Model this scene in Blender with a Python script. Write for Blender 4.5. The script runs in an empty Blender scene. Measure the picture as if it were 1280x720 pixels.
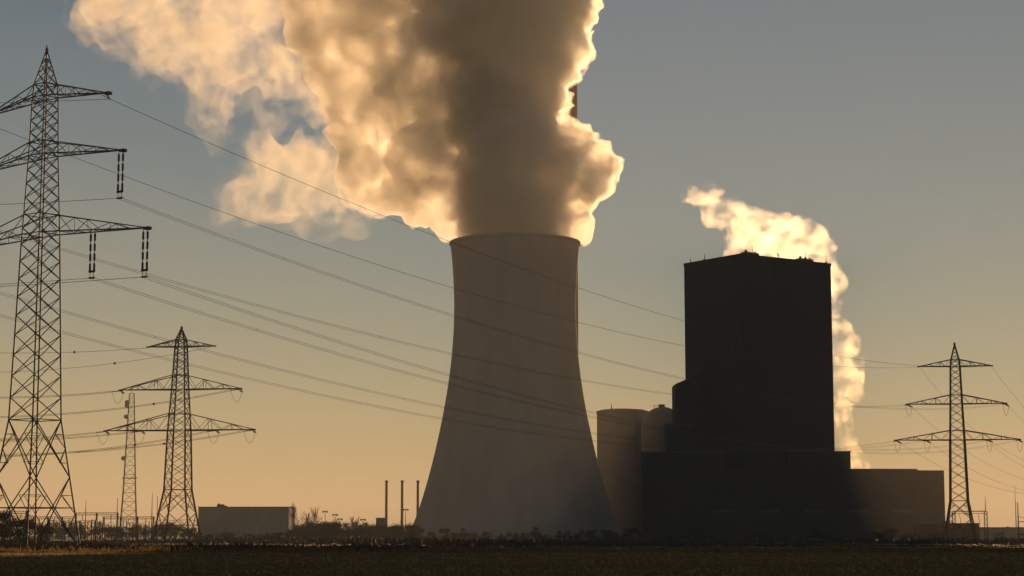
import bpy, math, random
import numpy as np
from mathutils import Vector, Matrix

R = math.radians
sc = bpy.context.scene
col = sc.collection
rng = random.Random(7)

# ------------------------------------------------------------------ camera, sky, sun, exposure
F = 2389.0                       # focal length in pixels of a 1280 px wide picture
PITCH = math.atan(310 / F)
CAMZ = 1.7
cd = bpy.data.cameras.new("camera")
cd.sensor_width = 36.0
cd.lens = 36.0 * F / 1280.0
cd.clip_start = 0.5
cd.clip_end = 90000
cam = bpy.data.objects.new("camera", cd)
cam.location = (0, 0, CAMZ)
cam.rotation_euler = (R(90) + PITCH, 0, 0)
col.objects.link(cam)
sc.camera = cam


def P(px, py, Y):
    """world point on the plane y=Y seen at pixel (px,py) of the 1280x720 frame"""
    x = (px - 640) / F
    u = (360 - py) / F
    dy = math.cos(PITCH) - u * math.sin(PITCH)
    dz = math.sin(PITCH) + u * math.cos(PITCH)
    t = Y / dy
    return Vector((x * t, Y, CAMZ + dz * t))


SUN_DIR = (P(978, 334, 1000) - Vector((0, 0, CAMZ))).normalized()   # towards the sun
SUN_EL = math.asin(SUN_DIR.z)
SUN_AZ = math.atan2(SUN_DIR.x, SUN_DIR.y)                           # from +Y towards +X

world = bpy.data.worlds.new("World")
sc.world = world
world.use_nodes = True
wt = world.node_tree
wt.nodes.clear()
sky = wt.nodes.new("ShaderNodeTexSky")
sky.sky_type = 'NISHITA'
sky.sun_disc = False
sky.sun_elevation = SUN_EL
sky.sun_rotation = SUN_AZ
sky.air_density = 1.2
sky.dust_density = 0.0
sky.ozone_density = 2.2
bg = wt.nodes.new("ShaderNodeBackground")
bg.inputs["Strength"].default_value = 0.045
wo = wt.nodes.new("ShaderNodeOutputWorld")
wt.links.new(sky.outputs[0], bg.inputs[0])
wt.links.new(bg.outputs[0], wo.inputs[0])

sl = bpy.data.lights.new("sun", 'SUN')
sl.energy = 5.0
sl.angle = R(0.5)
sl.color = (1.0, 0.60, 0.27)
so = bpy.data.objects.new("sun", sl)
so.rotation_euler = (-SUN_DIR).to_track_quat('-Z', 'Y').to_euler()
so.location = (0, 0, 500)
col.objects.link(so)

vs = sc.view_settings
vs.view_transform = 'Standard'
vs.look = 'None'
vs.exposure = 0.07
vs.gamma = 1.0
cy = sc.cycles
cy.max_bounces = 12
cy.volume_bounces = 6
cy.diffuse_bounces = 2
cy.glossy_bounces = 2
cy.transmission_bounces = 4
cy.transparent_max_bounces = 48
cy.use_denoising = True

# haze (its box is built after the setting)
HAZE_DENSITY = 0.000125
HAZE_COLOR = (0.96, 0.93, 0.88)
HAZE_G = 0.22
FAR = 26000
STEAM_G = 0.58
PLUME_SIGMA = 0.12


# ------------------------------------------------------------------ materials
def node_mat(name):
    m = bpy.data.materials.new(name)
    m.use_nodes = True
    nt = m.node_tree
    return m, nt, nt.nodes["Principled BSDF"]


def noise_mat(name, c1, c2, scale=1.0, rough=0.8, metal=0.0, stretch=(1, 1, 1), bump=0.0, detail=6):
    m, nt, b = node_mat(name)
    tc = nt.nodes.new("ShaderNodeTexCoord")
    mp = nt.nodes.new("ShaderNodeMapping")
    mp.inputs["Scale"].default_value = stretch
    nz = nt.nodes.new("ShaderNodeTexNoise")
    nz.inputs["Scale"].default_value = scale
    nz.inputs["Detail"].default_value = detail
    rp = nt.nodes.new("ShaderNodeValToRGB")
    rp.color_ramp.elements[0].position = 0.3
    rp.color_ramp.elements[1].position = 0.7
    rp.color_ramp.elements[0].color = (*c1, 1)
    rp.color_ramp.elements[1].color = (*c2, 1)
    nt.links.new(tc.outputs["Object"], mp.inputs[0])
    nt.links.new(mp.outputs[0], nz.inputs[0])
    nt.links.new(nz.outputs[0], rp.inputs[0])
    nt.links.new(rp.outputs[0], b.inputs["Base Color"])
    b.inputs["Roughness"].default_value = rough
    b.inputs["Metallic"].default_value = metal
    if bump:
        bp = nt.nodes.new("ShaderNodeBump")
        bp.inputs["Strength"].default_value = bump
        bp.inputs["Distance"].default_value = 0.3
        nt.links.new(nz.outputs[0], bp.inputs["Height"])
        nt.links.new(bp.outputs[0], b.inputs["Normal"])
    return m


def clad_mat(name, c1, c2, seam=4.0, rough=0.55):
    """profiled metal cladding: sheets of slightly different tone with seams"""
    m, nt, b = node_mat(name)
    tc = nt.nodes.new("ShaderNodeTexCoord")
    mp = nt.nodes.new("ShaderNodeMapping")
    # wall coordinate: mix x and y so that both faces get vertical sheets
    sx = nt.nodes.new("ShaderNodeSeparateXYZ")
    ad = nt.nodes.new("ShaderNodeMath")
    cb = nt.nodes.new("ShaderNodeCombineXYZ")
    br = nt.nodes.new("ShaderNodeTexBrick")
    br.offset = 0.0
    br.inputs["Scale"].default_value = 1.0
    br.inputs["Brick Width"].default_value = seam
    br.inputs["Row Height"].default_value = seam * 3
    br.inputs["Mortar Size"].default_value = 0.05
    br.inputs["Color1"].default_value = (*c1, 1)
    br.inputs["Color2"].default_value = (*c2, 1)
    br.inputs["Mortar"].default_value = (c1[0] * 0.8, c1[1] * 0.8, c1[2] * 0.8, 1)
    nt.links.new(tc.outputs["Object"], sx.inputs[0])
    nt.links.new(sx.outputs[0], ad.inputs[0])
    nt.links.new(sx.outputs[1], ad.inputs[1])
    nt.links.new(ad.outputs[0], cb.inputs[0])
    nt.links.new(sx.outputs[2], cb.inputs[1])
    nt.links.new(cb.outputs[0], br.inputs[0])
    nz = nt.nodes.new("ShaderNodeTexNoise")
    nz.inputs["Scale"].default_value = 0.05
    mx = nt.nodes.new("ShaderNodeMix")
    mx.data_type = 'RGBA'
    mx.blend_type = 'MULTIPLY'
    mx.inputs[0].default_value = 0.5
    nt.links.new(tc.outputs["Object"], nz.inputs[0])
    nt.links.new(br.outputs[0], mx.inputs[6])
    nt.links.new(nz.outputs[0], mx.inputs[7])
    nt.links.new(mx.outputs[2], b.inputs["Base Color"])
    b.inputs["Roughness"].default_value = 0.85
    b.inputs["Specular IOR Level"].default_value = 0.2
    return m


def volume_mat(name, sigma, color, g):
    m = bpy.data.materials.new(name)
    m.use_nodes = True
    nt = m.node_tree
    nt.nodes.clear()
    o = nt.nodes.new("ShaderNodeOutputMaterial")
    v = nt.nodes.new("ShaderNodeVolumePrincipled")
    v.inputs["Color"].default_value = (*color, 1)
    v.inputs["Density"].default_value = sigma
    v.inputs["Anisotropy"].default_value = g
    nt.links.new(v.outputs[0], o.inputs["Volume"])
    return m


def wisp_mat(name, sigma, color, g, scale, lo, hi, seed):
    """steam whose density breaks up into fractal shreds"""
    m = volume_mat(name, sigma, color, g)
    nt = m.node_tree
    v = [n for n in nt.nodes if n.type == 'PRINCIPLED_VOLUME'][0]
    tc = nt.nodes.new("ShaderNodeTexCoord")
    mp = nt.nodes.new("ShaderNodeMapping")
    mp.inputs["Location"].default_value = (seed, seed * .7, seed * 1.3)
    nz = nt.nodes.new("ShaderNodeTexNoise")
    nz.inputs["Scale"].default_value = scale
    nz.inputs["Detail"].default_value = 8
    nz.inputs["Roughness"].default_value = 0.66
    nz.inputs["Distortion"].default_value = 0.4
    mr = nt.nodes.new("ShaderNodeMapRange")
    mr.interpolation_type = 'SMOOTHSTEP'
    mr.inputs["From Min"].default_value = lo
    mr.inputs["From Max"].default_value = hi
    mr.inputs["To Min"].default_value = 0.0
    mr.inputs["To Max"].default_value = sigma
    nt.links.new(tc.outputs["Object"], mp.inputs[0])
    nt.links.new(mp.outputs[0], nz.inputs[0])
    nt.links.new(nz.outputs[0], mr.inputs[0])
    nt.links.new(mr.outputs[0], v.inputs["Density"])
    return m


M = {}
M['steel'] = noise_mat('galvanised_steel', (0.05, 0.048, 0.045), (0.085, 0.08, 0.075), 0.8, 0.7, 0.1)
M['dark_steel'] = noise_mat('weathered_steel', (0.06, 0.055, 0.05), (0.11, 0.10, 0.09), 0.6, 0.65, 0.2)
M['porcelain'] = noise_mat('brown_porcelain', (0.04, 0.025, 0.018), (0.06, 0.036, 0.025), 3.0, 0.75)
M['wire'] = noise_mat('aluminium_cable', (0.08, 0.08, 0.08), (0.12, 0.12, 0.12), 0.5, 0.5, 0.5)
M['concrete'] = noise_mat('tower_concrete', (0.25, 0.245, 0.235), (0.31, 0.304, 0.292), 0.09, 0.9, 0, (1, 1, 0.15), 0.1, 9)
M['silo'] = noise_mat('silo_concrete', (0.17, 0.157, 0.14), (0.22, 0.205, 0.185), 0.08, 0.9, 0, (1, 1, 0.2), 0.1)
M['stack'] = noise_mat('stack_steel', (0.07, 0.066, 0.06), (0.11, 0.10, 0.09), 0.3, 0.7)
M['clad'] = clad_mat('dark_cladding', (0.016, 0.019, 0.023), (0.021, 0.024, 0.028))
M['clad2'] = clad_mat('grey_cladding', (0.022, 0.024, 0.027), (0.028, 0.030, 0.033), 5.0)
M['hall'] = clad_mat('pale_cladding', (0.40, 0.36, 0.31), (0.44, 0.40, 0.35), 3.0)
M['roof'] = noise_mat('roof_felt', (0.04, 0.04, 0.04), (0.07, 0.07, 0.07), 0.5)
M['glass'] = noise_mat('dark_glass', (0.02, 0.02, 0.022), (0.03, 0.03, 0.03), 0.5, 0.6)
M['bark'] = noise_mat('bark', (0.04, 0.03, 0.022), (0.075, 0.055, 0.04), 1.5)
M['twig'] = noise_mat('twigs', (0.05, 0.035, 0.022), (0.09, 0.065, 0.04), 0.7)
M['leaf'] = noise_mat('dark_leaves', (0.035, 0.04, 0.018), (0.07, 0.065, 0.028), 0.5)
M['track'] = noise_mat('track_dirt', (0.12, 0.10, 0.075), (0.19, 0.16, 0.12), 0.4, 0.95)


def ground_mat():
    m, nt, b = node_mat('field_soil_and_grass')
    tc = nt.nodes.new("ShaderNodeTexCoord")
    n1 = nt.nodes.new("ShaderNodeTexNoise"); n1.inputs["Scale"].default_value = 0.05; n1.inputs["Detail"].default_value = 5
    mp1 = nt.nodes.new("ShaderNodeMapping"); mp1.inputs["Scale"].default_value = (0.22, 1.0, 1)
    n2 = nt.nodes.new("ShaderNodeTexNoise"); n2.inputs["Scale"].default_value = 0.7; n2.inputs["Detail"].default_value = 8
    mp = nt.nodes.new("ShaderNodeMapping"); mp.inputs["Scale"].default_value = (0.25, 1.0, 1)
    nt.links.new(tc.outputs["Object"], mp1.inputs[0]); nt.links.new(mp1.outputs[0], n1.inputs[0])
    nt.links.new(tc.outputs["Object"], mp.inputs[0]); nt.links.new(mp.outputs[0], n2.inputs[0])
    r1 = nt.nodes.new("ShaderNodeValToRGB")
    r1.color_ramp.elements[0].position = 0.38; r1.color_ramp.elements[0].color = (0.17, 0.115, 0.04, 1)
    r1.color_ramp.elements[1].position = 0.62; r1.color_ramp.elements[1].color = (0.26, 0.16, 0.055, 1)
    r2 = nt.nodes.new("ShaderNodeValToRGB")
    r2.color_ramp.elements[0].position = 0.3; r2.color_ramp.elements[0].color = (0.75, 0.75, 0.75, 1)
    r2.color_ramp.elements[1].position = 0.7; r2.color_ramp.elements[1].color = (1, 1, 1, 1)
    nt.links.new(n1.outputs[0], r1.inputs[0]); nt.links.new(n2.outputs[0], r2.inputs[0])
    mx = nt.nodes.new("ShaderNodeMix"); mx.data_type = 'RGBA'; mx.blend_type = 'MULTIPLY'; mx.inputs[0].default_value = 1
    nt.links.new(r1.outputs[0], mx.inputs[6]); nt.links.new(r2.outputs[0], mx.inputs[7])
    nt.links.new(mx.outputs[2], b.inputs["Base Color"])
    b.inputs["Roughness"].default_value = 1.0
    b.inputs["Specular IOR Level"].default_value = 0.1
    bp = nt.nodes.new("ShaderNodeBump"); bp.inputs["Strength"].default_value = 0.6; bp.inputs["Distance"].default_value = 0.15
    nt.links.new(n2.outputs[0], bp.inputs["Height"]); nt.links.new(bp.outputs[0], b.inputs["Normal"])
    return m


M['ground'] = ground_mat()


# ------------------------------------------------------------------ mesh helpers
class MB:
    def __init__(s):
        s.v = []
        s.f = []

    def bar(s, p, q, r, n=4, r2=None):
        p = Vector(p); q = Vector(q)
        d = q - p
        if d.length < 1e-6:
            return s
        d.normalize()
        a = d.orthogonal().normalized() if abs(d.z) > 0.95 else d.cross(Vector((0, 0, 1))).normalized()
        b = d.cross(a)
        r2 = r if r2 is None else r2
        i0 = len(s.v)
        for c, rr in ((p, r), (q, r2)):
            for k in range(n):
                t = 2 * math.pi * (k + 0.5) / n
                s.v.append(c + (a * math.cos(t) + b * math.sin(t)) * rr)
        for k in range(n):
            k2 = (k + 1) % n
            s.f.append((i0 + k, i0 + k2, i0 + n + k2, i0 + n + k))
        s.f.append(tuple(i0 + k for k in reversed(range(n))))
        s.f.append(tuple(i0 + n + k for k in range(n)))
        return s

    def tube(s, pts, r, n=5):
        i0 = len(s.v)
        m = len(pts)
        pts = [Vector(p) for p in pts]
        for i, p in enumerate(pts):
            d = (pts[min(i + 1, m - 1)] - pts[max(i - 1, 0)]).normalized()
            a = d.cross(Vector((0, 0, 1)))
            a = d.orthogonal().normalized() if a.length < 1e-4 else a.normalized()
            b = d.cross(a)
            for k in range(n):
                t = 2 * math.pi * k / n
                s.v.append(p + (a * math.cos(t) + b * math.sin(t)) * r)
        for i in range(m - 1):
            for k in range(n):
                k2 = (k + 1) % n
                s.f.append((i0 + i * n + k, i0 + i * n + k2, i0 + (i + 1) * n + k2, i0 + (i + 1) * n + k))
        s.f.append(tuple(i0 + k for k in reversed(range(n))))
        s.f.append(tuple(i0 + (m - 1) * n + k for k in range(n)))
        return s

    def box(s, x0, x1, y0, y1, z0, z1):
        i = len(s.v)
        for z in (z0, z1):
            s.v += [Vector((x0, y0, z)), Vector((x1, y0, z)), Vector((x1, y1, z)), Vector((x0, y1, z))]
        s.f += [(i + 3, i + 2, i + 1, i), (i + 4, i + 5, i + 6, i + 7), (i, i + 1, i + 5, i + 4),
                (i + 1, i + 2, i + 6, i + 5), (i + 2, i + 3, i + 7, i + 6), (i + 3, i, i + 4, i + 7)]
        return s

    def prism(s, poly, z0, z1):
        """poly: ccw xy corners; z1 may be a list of heights"""
        n = len(poly)
        i = len(s.v)
        zt = z1 if isinstance(z1, (list, tuple)) else [z1] * n
        s.v += [Vector((x, y, z0)) for x, y in poly]
        s.v += [Vector((x, y, z)) for (x, y), z in zip(poly, zt)]
        s.f.append(tuple(i + k for k in reversed(range(n))))
        s.f.append(tuple(i + n + k for k in range(n)))
        for k in range(n):
            k2 = (k + 1) % n
            s.f.append((i + k, i + k2, i + n + k2, i + n + k))
        return s

    def lathe(s, prof, n=64, cx=0, cy=0, closed=False):
        """prof: (r,z) from bottom to top outside"""
        i0 = len(s.v)
        m = len(prof)
        for r, z in prof:
            for k in range(n):
                t = 2 * math.pi * k / n
                s.v.append(Vector((cx + r * math.cos(t), cy + r * math.sin(t), z)))
        for i in range(m - 1 + (1 if closed else 0)):
            j = (i + 1) % m
            for k in range(n):
                k2 = (k + 1) % n
                s.f.append((i0 + i * n + k, i0 + i * n + k2, i0 + j * n + k2, i0 + j * n + k))
        if not closed:
            if prof[0][0] > 1e-3:
                s.f.append(tuple(i0 + k for k in reversed(range(n))))
            if prof[-1][0] > 1e-3:
                s.f.append(tuple(i0 + (m - 1) * n + k for k in range(n)))
        return s

    def ball(s, c, r, n=8, m=5):
        c = Vector(c)
        i0 = len(s.v)
        for i in range(m + 1):
            ph = math.pi * i / m
            for k in range(n):
                t = 2 * math.pi * k / n
                s.v.append(c + Vector((r * math.sin(ph) * math.cos(t), r * math.sin(ph) * math.sin(t), -r * math.cos(ph))))
        for i in range(m):
            for k in range(n):
                k2 = (k + 1) % n
                s.f.append((i0 + i * n + k, i0 + i * n + k2, i0 + (i + 1) * n + k2, i0 + (i + 1) * n + k))
        return s

    def tri(s, a, b, c):
        i = len(s.v)
        s.v += [a, b, c]
        s.f.append((i, i + 1, i + 2))

    def build(s, name, mat, parent=None, smooth=False, loc=None):
        me = bpy.data.meshes.new(name)
        me.from_pydata([tuple(v) for v in s.v], [], s.f)
        me.materials.append(mat)
        if smooth:
            me.shade_smooth()
        me.update()
        o = bpy.data.objects.new(name, me)
        col.objects.link(o)
        if parent is not None:
            o.parent = parent
        if loc is not None:
            o.location = loc
        return o


def tag(o, label=None, cat=None, group=None, kind=None):
    if label: o['label'] = label
    if cat: o['category'] = cat
    if group: o['group'] = group
    if kind: o['kind'] = kind
    return o


def empty(name, loc, rz=0.0):
    o = bpy.data.objects.new(name, None)
    o.location = loc
    o.rotation_euler = (0, 0, rz)
    o.empty_display_size = 2
    col.objects.link(o)
    return o


def children_of(root):
    return [o for o in bpy.data.objects if o.parent == root]


def copy_tree(o, kids, loc, rz, scale=1.0):
    c = o.copy()
    col.objects.link(c)
    c.location = loc
    c.rotation_euler = (0, 0, rz)
    c.scale = (scale, scale, scale) if not isinstance(scale, tuple) else scale
    for k in kids:
        d = k.copy()
        col.objects.link(d)
        d.parent = c
    return c


def px_scale(py, Y):
    return (P(641, py, Y) - P(640, py, Y)).x


# ------------------------------------------------------------------ ground
g = MB()
xs = [-FAR * .42, -800, -300, -100, 0, 100, 300, 800, FAR * .42]
ys = [-120, 0, 60, 120, 180, 240, 400, 800, 1600, 4300, FAR]
for y in ys:
    for x in xs:
        g.v.append(Vector((x, y, 0)))
for j in range(len(ys) - 1):
    for i in range(len(xs) - 1):
        a = j * len(xs) + i
        g.f.append((a, a + 1, a + len(xs) + 1, a + len(xs)))
tag(g.build("ground", M['ground']), kind="structure")
t = MB()
n = 60
for k in range(n + 1):
    x = -160 + 320 * k / n
    yc = 204 + 1.2 * math.sin(x * 0.03) + 0.01 * x
    t.v += [Vector((x, yc - 1.9, 0.03)), Vector((x, yc + 1.9, 0.03))]
for k in range(n):
    t.f.append((2 * k, 2 * k + 2, 2 * k + 3, 2 * k + 1))
tag(t.build("farm_track", M['track']), kind="structure")

# grass standing on the field: uncountable
gm = MB()
r_ = random.Random(3)
for i in range(26000):
    y = 62 + 140 * r_.random() ** 1.3
    w = 0.30 * y + 8
    x = r_.uniform(-w, w)
    h = r_.uniform(0.05, 0.16)
    a = r_.uniform(0, 2 * math.pi)
    dx, dy = math.cos(a) * 0.10, math.sin(a) * 0.10
    lx, ly = r_.uniform(-.12, .12), r_.uniform(-.12, .12)
    gm.tri(Vector((x - dx, y - dy, -.01)), Vector((x + dx, y + dy, -.01)), Vector((x + lx, y + ly, h)))
# taller tufts along both verges of the track
for i in range(9000):
    x = r_.uniform(-75, 75)
    y = r_.choice((r_.uniform(206.4, 216), r_.uniform(198, 201.6)))
    h = r_.uniform(0.15, 0.55) * (0.5 + 0.5 * math.sin(x * 0.21) ** 2 + (0.5 if y > 206 else 0))
    a = r_.uniform(0, 2 * math.pi)
    dx, dy = math.cos(a) * 0.14, math.sin(a) * 0.14
    gm.tri(Vector((x - dx, y - dy, -.01)), Vector((x + dx, y + dy, -.01)), Vector((x + r_.uniform(-.2, .2), y, h)))
M['grass'] = noise_mat('grass_blades', (0.17, 0.11, 0.038), (0.20, 0.125, 0.043), 0.05, 0.9)
_nt = M['grass'].node_tree
_b = _nt.nodes["Principled BSDF"]; _o = [n for n in _nt.nodes if n.type == 'OUTPUT_MATERIAL'][0]
_t = _nt.nodes.new("ShaderNodeBsdfTranslucent"); _t.inputs[0].default_value = (0.22, 0.135, 0.042, 1)
_m = _nt.nodes.new("ShaderNodeMixShader"); _m.inputs[0].default_value = 0.55
_nt.links.new(_b.outputs[0], _m.inputs[1]); _nt.links.new(_t.outputs[0], _m.inputs[2]); _nt.links.new(_m.outputs[0], _o.inputs[0])
tag(gm.build("field_grass", M['grass']), "short winter grass standing on the brown foreground field", "grass", kind="stuff")

# ------------------------------------------------------------------ cooling tower
TY = 1300.0
tower_prof_px = [(679, 136), (668, 131.5), (653, 126.5), (632, 119.5), (610, 112.5), (588, 106), (566, 100.5), (543, 95.2), (520, 90.6),
                 (500, 87), (480, 84), (455, 80.6), (430, 78), (410, 76.8), (392, 76.3), (375, 76.4), (360, 76.8), (340, 77.8), (325, 79), (312, 80.2), (304, 81)]
tc_x = P(643.8, 500, TY).x
prof = []
for py, hw in tower_prof_px:
    z = max(P(640, py, TY).z, 0.0)
    r = hw * px_scale(py, TY) * 0.997
    prof.append((r, z))
prof[0] = (prof[0][0], 0.0)
# smooth resample
zs = np.array([p[1] for p in prof]); rs = np.array([p[0] for p in prof])
zz = np.linspace(zs[0], zs[-1], 60)
cf = np.polyfit(zs, rs, 6)
rr = np.polyval(cf, zz)
TOP_Z = float(zz[-1]); TOP_R = float(rr[-1])
tower = empty("cooling_tower", (tc_x, TY, 0))
tag(tower, "huge pale grey concrete cooling tower with curved waist under the big steam plume", "cooling tower")
outer = [(float(a), float(b)) for a, b in zip(rr, zz)]
inner = [(a - 0.9, b) for a, b in reversed(outer)]
MB().lathe(outer + inner, 128, closed=True).build("shell", M['concrete'], tower, True)
MB().lathe([(TOP_R + 0.002, TOP_Z - 1.6), (TOP_R + 0.7, TOP_Z - 1.4), (TOP_R + 0.7, TOP_Z + 0.25), (TOP_R - 1.3, TOP_Z + 0.25), (TOP_R - 1.3, TOP_Z + 0.02), (TOP_R + 0.002, TOP_Z + 0.02)],
           128, closed=True).build("rim", M['concrete'], tower)
MB().lathe([(outer[0][0] + 0.01, 0), (outer[0][0] + 3, 0), (outer[0][0] + 3, 2.2), (outer[0][0] - 0.3, 2.2)], 96, closed=True).build("basin_wall", M['silo'], tower)

# tall chimney mostly hidden behind the steam
CY = 1420
ch_top = P(716, 94, CY); ch_bot = P(716, 675, CY)
chim = empty("tall_chimney", (ch_top.x, CY, 0))
tag(chim, "very tall dark chimney almost hidden behind the rising steam", "chimney")
rt = 5.5 * px_scale(100, CY)
MB().lathe([(rt * 1.0, 0), (rt, ch_top.z * .5), (rt, ch_top.z)], 24).build("shaft", M['stack'], chim, True)
MB().lathe([(rt + .01, ch_top.z - 3), (rt + .6, ch_top.z - 3), (rt + .6, ch_top.z + .5), (rt + .01, ch_top.z + .5)], 24, closed=True).build("cap_ring", M['dark_steel'], chim)

# ------------------------------------------------------------------ round silos right of the tower
SY = 1400
a0 = P(746, 514, SY); a1 = P(810, 514, SY)
silo = empty("storage_silo", ((a0.x + a1.x) / 2, SY, 0))
tag(silo, "broad flat topped round silo right of the cooling tower", "silo")
sr = (a1.x - a0.x) / 2; sz = a0.z
MB().lathe([(sr, 0), (sr, sz - 1.2)], 64).build("wall", M['silo'], silo, False)
MB().lathe([(sr + .5, sz - 1.18), (sr + .5, sz - .2), (sr * .85, sz + 0.8), (sr * .4, sz + 1.7), (0.001, sz + 2.0)], 64).build("roof", M['silo'], silo)
MB().bar((-sr * .45, -sr * .5, sz), (-sr * .45, -sr * .5, sz + 4.6), .22).box(-sr * .45 - .5, -sr * .45 + .5, -sr * .5 - .5, -sr * .5 + .5, sz + .3, sz + 2.2).build("mast", M['dark_steel'], silo)
for zb_ in (.35, .7):
    MB().lathe([(sr + .004, sz * zb_), (sr + .25, sz * zb_), (sr + .25, sz * zb_ + .9), (sr + .004, sz * zb_ + .9)], 64, closed=True).build("band", M['silo'], silo)
lad = MB()
la = R(-62)
lx_, ly_ = (sr + .5) * math.cos(la), (sr + .5) * math.sin(la)
lad.bar((lx_ - .5, ly_, 0), (lx_ - .5, ly_, sz), .12).bar((lx_ + .5, ly_, 0), (lx_ + .5, ly_, sz), .12)
for k in range(28):
    lad.bar((lx_ - .5, ly_, sz * k / 28), (lx_ + .5, ly_, sz * k / 28), .08)
lad.build("ladder", M['dark_steel'], silo)
DY = 1375
d0 = P(801, 535, DY); d1 = P(855, 535, DY); dt = P(828, 508.5, DY)
dome = empty("domed_silo", (dt.x, DY, 0))
tag(dome, "round silo with a domed top against the dark boiler house", "silo")
dr = (d1.x - d0.x) / 2; dz = d0.z
pr = [(dr, 0), (dr, dz)] + [(max(dr * math.cos(a), .001), dz + (dt.z - dz) * math.sin(a)) for a in np.linspace(0.12, math.pi / 2, 12)]
MB().lathe(pr, 64).build("wall", M['silo'], dome, True)
MB().box(-2.6, 1.6, -2, 2, dt.z - .4, dt.z + 1.6).bar((-6, 0, dt.z + .9), (-2.6, 0, dt.z + .9), .2).bar((-6, 0, dt.z - 1.0), (-6, 0, dt.z + 1.2), .2).build("roof_hatch", M['dark_steel'], dome)


# ------------------------------------------------------------------ boiler house
BY = 1230
TH = R(35)
corner = P(926, 318, BY)
ux = Vector((math.cos(TH), math.sin(TH), 0)); uy = Vector((-math.sin(TH), math.cos(TH), 0))
BH = corner.z


def solve_len(u, px_target):
    """length along u from the near corner whose end is seen at column px_target"""
    k = (px_target - 640) / F
    lo, hi = 0.0, 300.0
    zz_ = BH / 2
    f = lambda L: ((corner.x + u.x * L) / ((corner.y + u.y * L) * math.cos(PITCH) + zz_ * math.sin(PITCH)) - k)
    s0 = f(lo)
    for _ in range(60):
        mid = (lo + hi) / 2
        if f(mid) * s0 > 0: lo = mid
        else: hi = mid
    return lo


LX = solve_len(ux, 1042); LYm = solve_len(uy, 857)
boiler = empty("boiler_house", (corner.x, corner.y, 0), TH)
tag(boiler, "towering dark windowless boiler house backlit by the sun", "power station")
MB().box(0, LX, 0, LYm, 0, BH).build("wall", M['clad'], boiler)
# parapet ring
pt = MB()
for (x0, x1, y0, y1) in ((-.25, LX + .25, -.25, .35), (-.25, LX + .25, LYm - .35, LYm + .25), (-.25, .35, .36, LYm - .36), (LX - .35, LX + .25, .36, LYm - .36)):
    pt.box(x0, x1, y0, y1, BH - 1.5, BH + 0.7)
pt.build("parapet", M['clad2'], boiler)
# faint vertical service strips proud of both faces
MB().box(-.5, -.003, 6, 9, 20, BH - 1.6).build("duct_strip", M['clad2'], boiler)
MB().box(LX * .3, LX * .3 + 3, -.5, -.003, 20, BH - 1.6).build("duct_strip", M['clad2'], boiler)


def roof_at(px, frac=0.3):
    """point on the roof near the right face (x,y local), seen at column px"""
    best = None
    for i in range(200):
        L = LX * i / 199
        w = corner + ux * L + uy * (LYm * frac * 0.25)
        sx = 640 + F * w.x / (w.y * math.cos(PITCH) + BH * math.sin(PITCH))
        if best is None or abs(sx - px) < best[0]:
            best = (abs(sx - px), L)
    return best[1], LYm * frac * .25


def roof_at_left(px):
    best = None
    for i in range(200):
        L = LYm * i / 199
        w = corner + uy * L + ux * 2
        sx = 640 + F * w.x / (w.y * math.cos(PITCH) + BH * math.sin(PITCH))
        if best is None or abs(sx - px) < best[0]:
            best = (abs(sx - px), L)
    return 2, best[1]


for px0, px1, h in ((932, 949, 3.1), (1000, 1017, 3.0)):
    a, y0 = roof_at(px0); b, _ = roof_at(px1)
    if b - a < 3: b = a + 9
    MB().box(a, b, y0, y0 + 5, BH, BH + h).box(a + 1, a + 2.4, y0 + 1, y0 + 2.4, BH + h - .01, BH + h + 1.4).box(b - 2.6, b - 1.6, y0 + 1, y0 + 2, BH + h - .01, BH + h + 1.1).build("rooftop_plant", M['dark_steel'], boiler)
for px0, h, r in ((941, 7.0, .28), (934, 5.6, .3), (1007, 10.5, .22), (1037, 6.5, .25)):
    a, y0 = roof_at(px0)
    mb = MB().bar((a, y0, BH), (a, y0, BH + h), r, 6, r * .5)
    mb.box(a - .6, a + .6, y0 - .6, y0 + .6, BH, BH + h * .35)
    mb.build("mast", M['dark_steel'], boiler)
for px0, h, r in ((863, 3.6, .35), (881, 5.0, .3)):
    a, b = roof_at_left(px0)
    MB().bar((a, b, BH), (a, b, BH + h), r, 6, r * .6).box(a - .7, a + .7, b - .7, b + .7, BH, BH + h * .3).build("mast", M['dark_steel'], boiler)
a, y0 = roof_at(973)
dm = MB().bar((a, y0, BH), (a, y0, BH + 3.0), .3, 6)
dd = Vector((.5, -.6, .45)).normalized()
c0 = Vector((a, y0, BH + 3.4))
dm.bar(c0 - dd * .5, c0 + dd * .25, .5, 14, 1.9)
dm.bar(c0 + dd * .25, c0 + dd * 1.6, .1, 5)
dm.build("antenna_dish", M['dark_steel'], boiler)

# lower block with a slanted roof leaning against the left end of the boiler house
q0 = P(844, 480, 1250); q1 = P(857, 470, 1250)
bunker = empty("bunker_bay", (q0.x, 1250, 0))
tag(bunker, "dark block with a slanted roof edge against the left side of boiler house", "building")
w = 18.0
MB().prism([(0, 0), (w, 0), (w, 26), (0, 26)], 0, [q0.z, q0.z + (q1.z - q0.z) * w / (q1.x - q0.x) * .55, q0.z + (q1.z - q0.z) * w / (q1.x - q0.x) * .55, q0.z]).build("wall", M['clad'], bunker)
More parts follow.
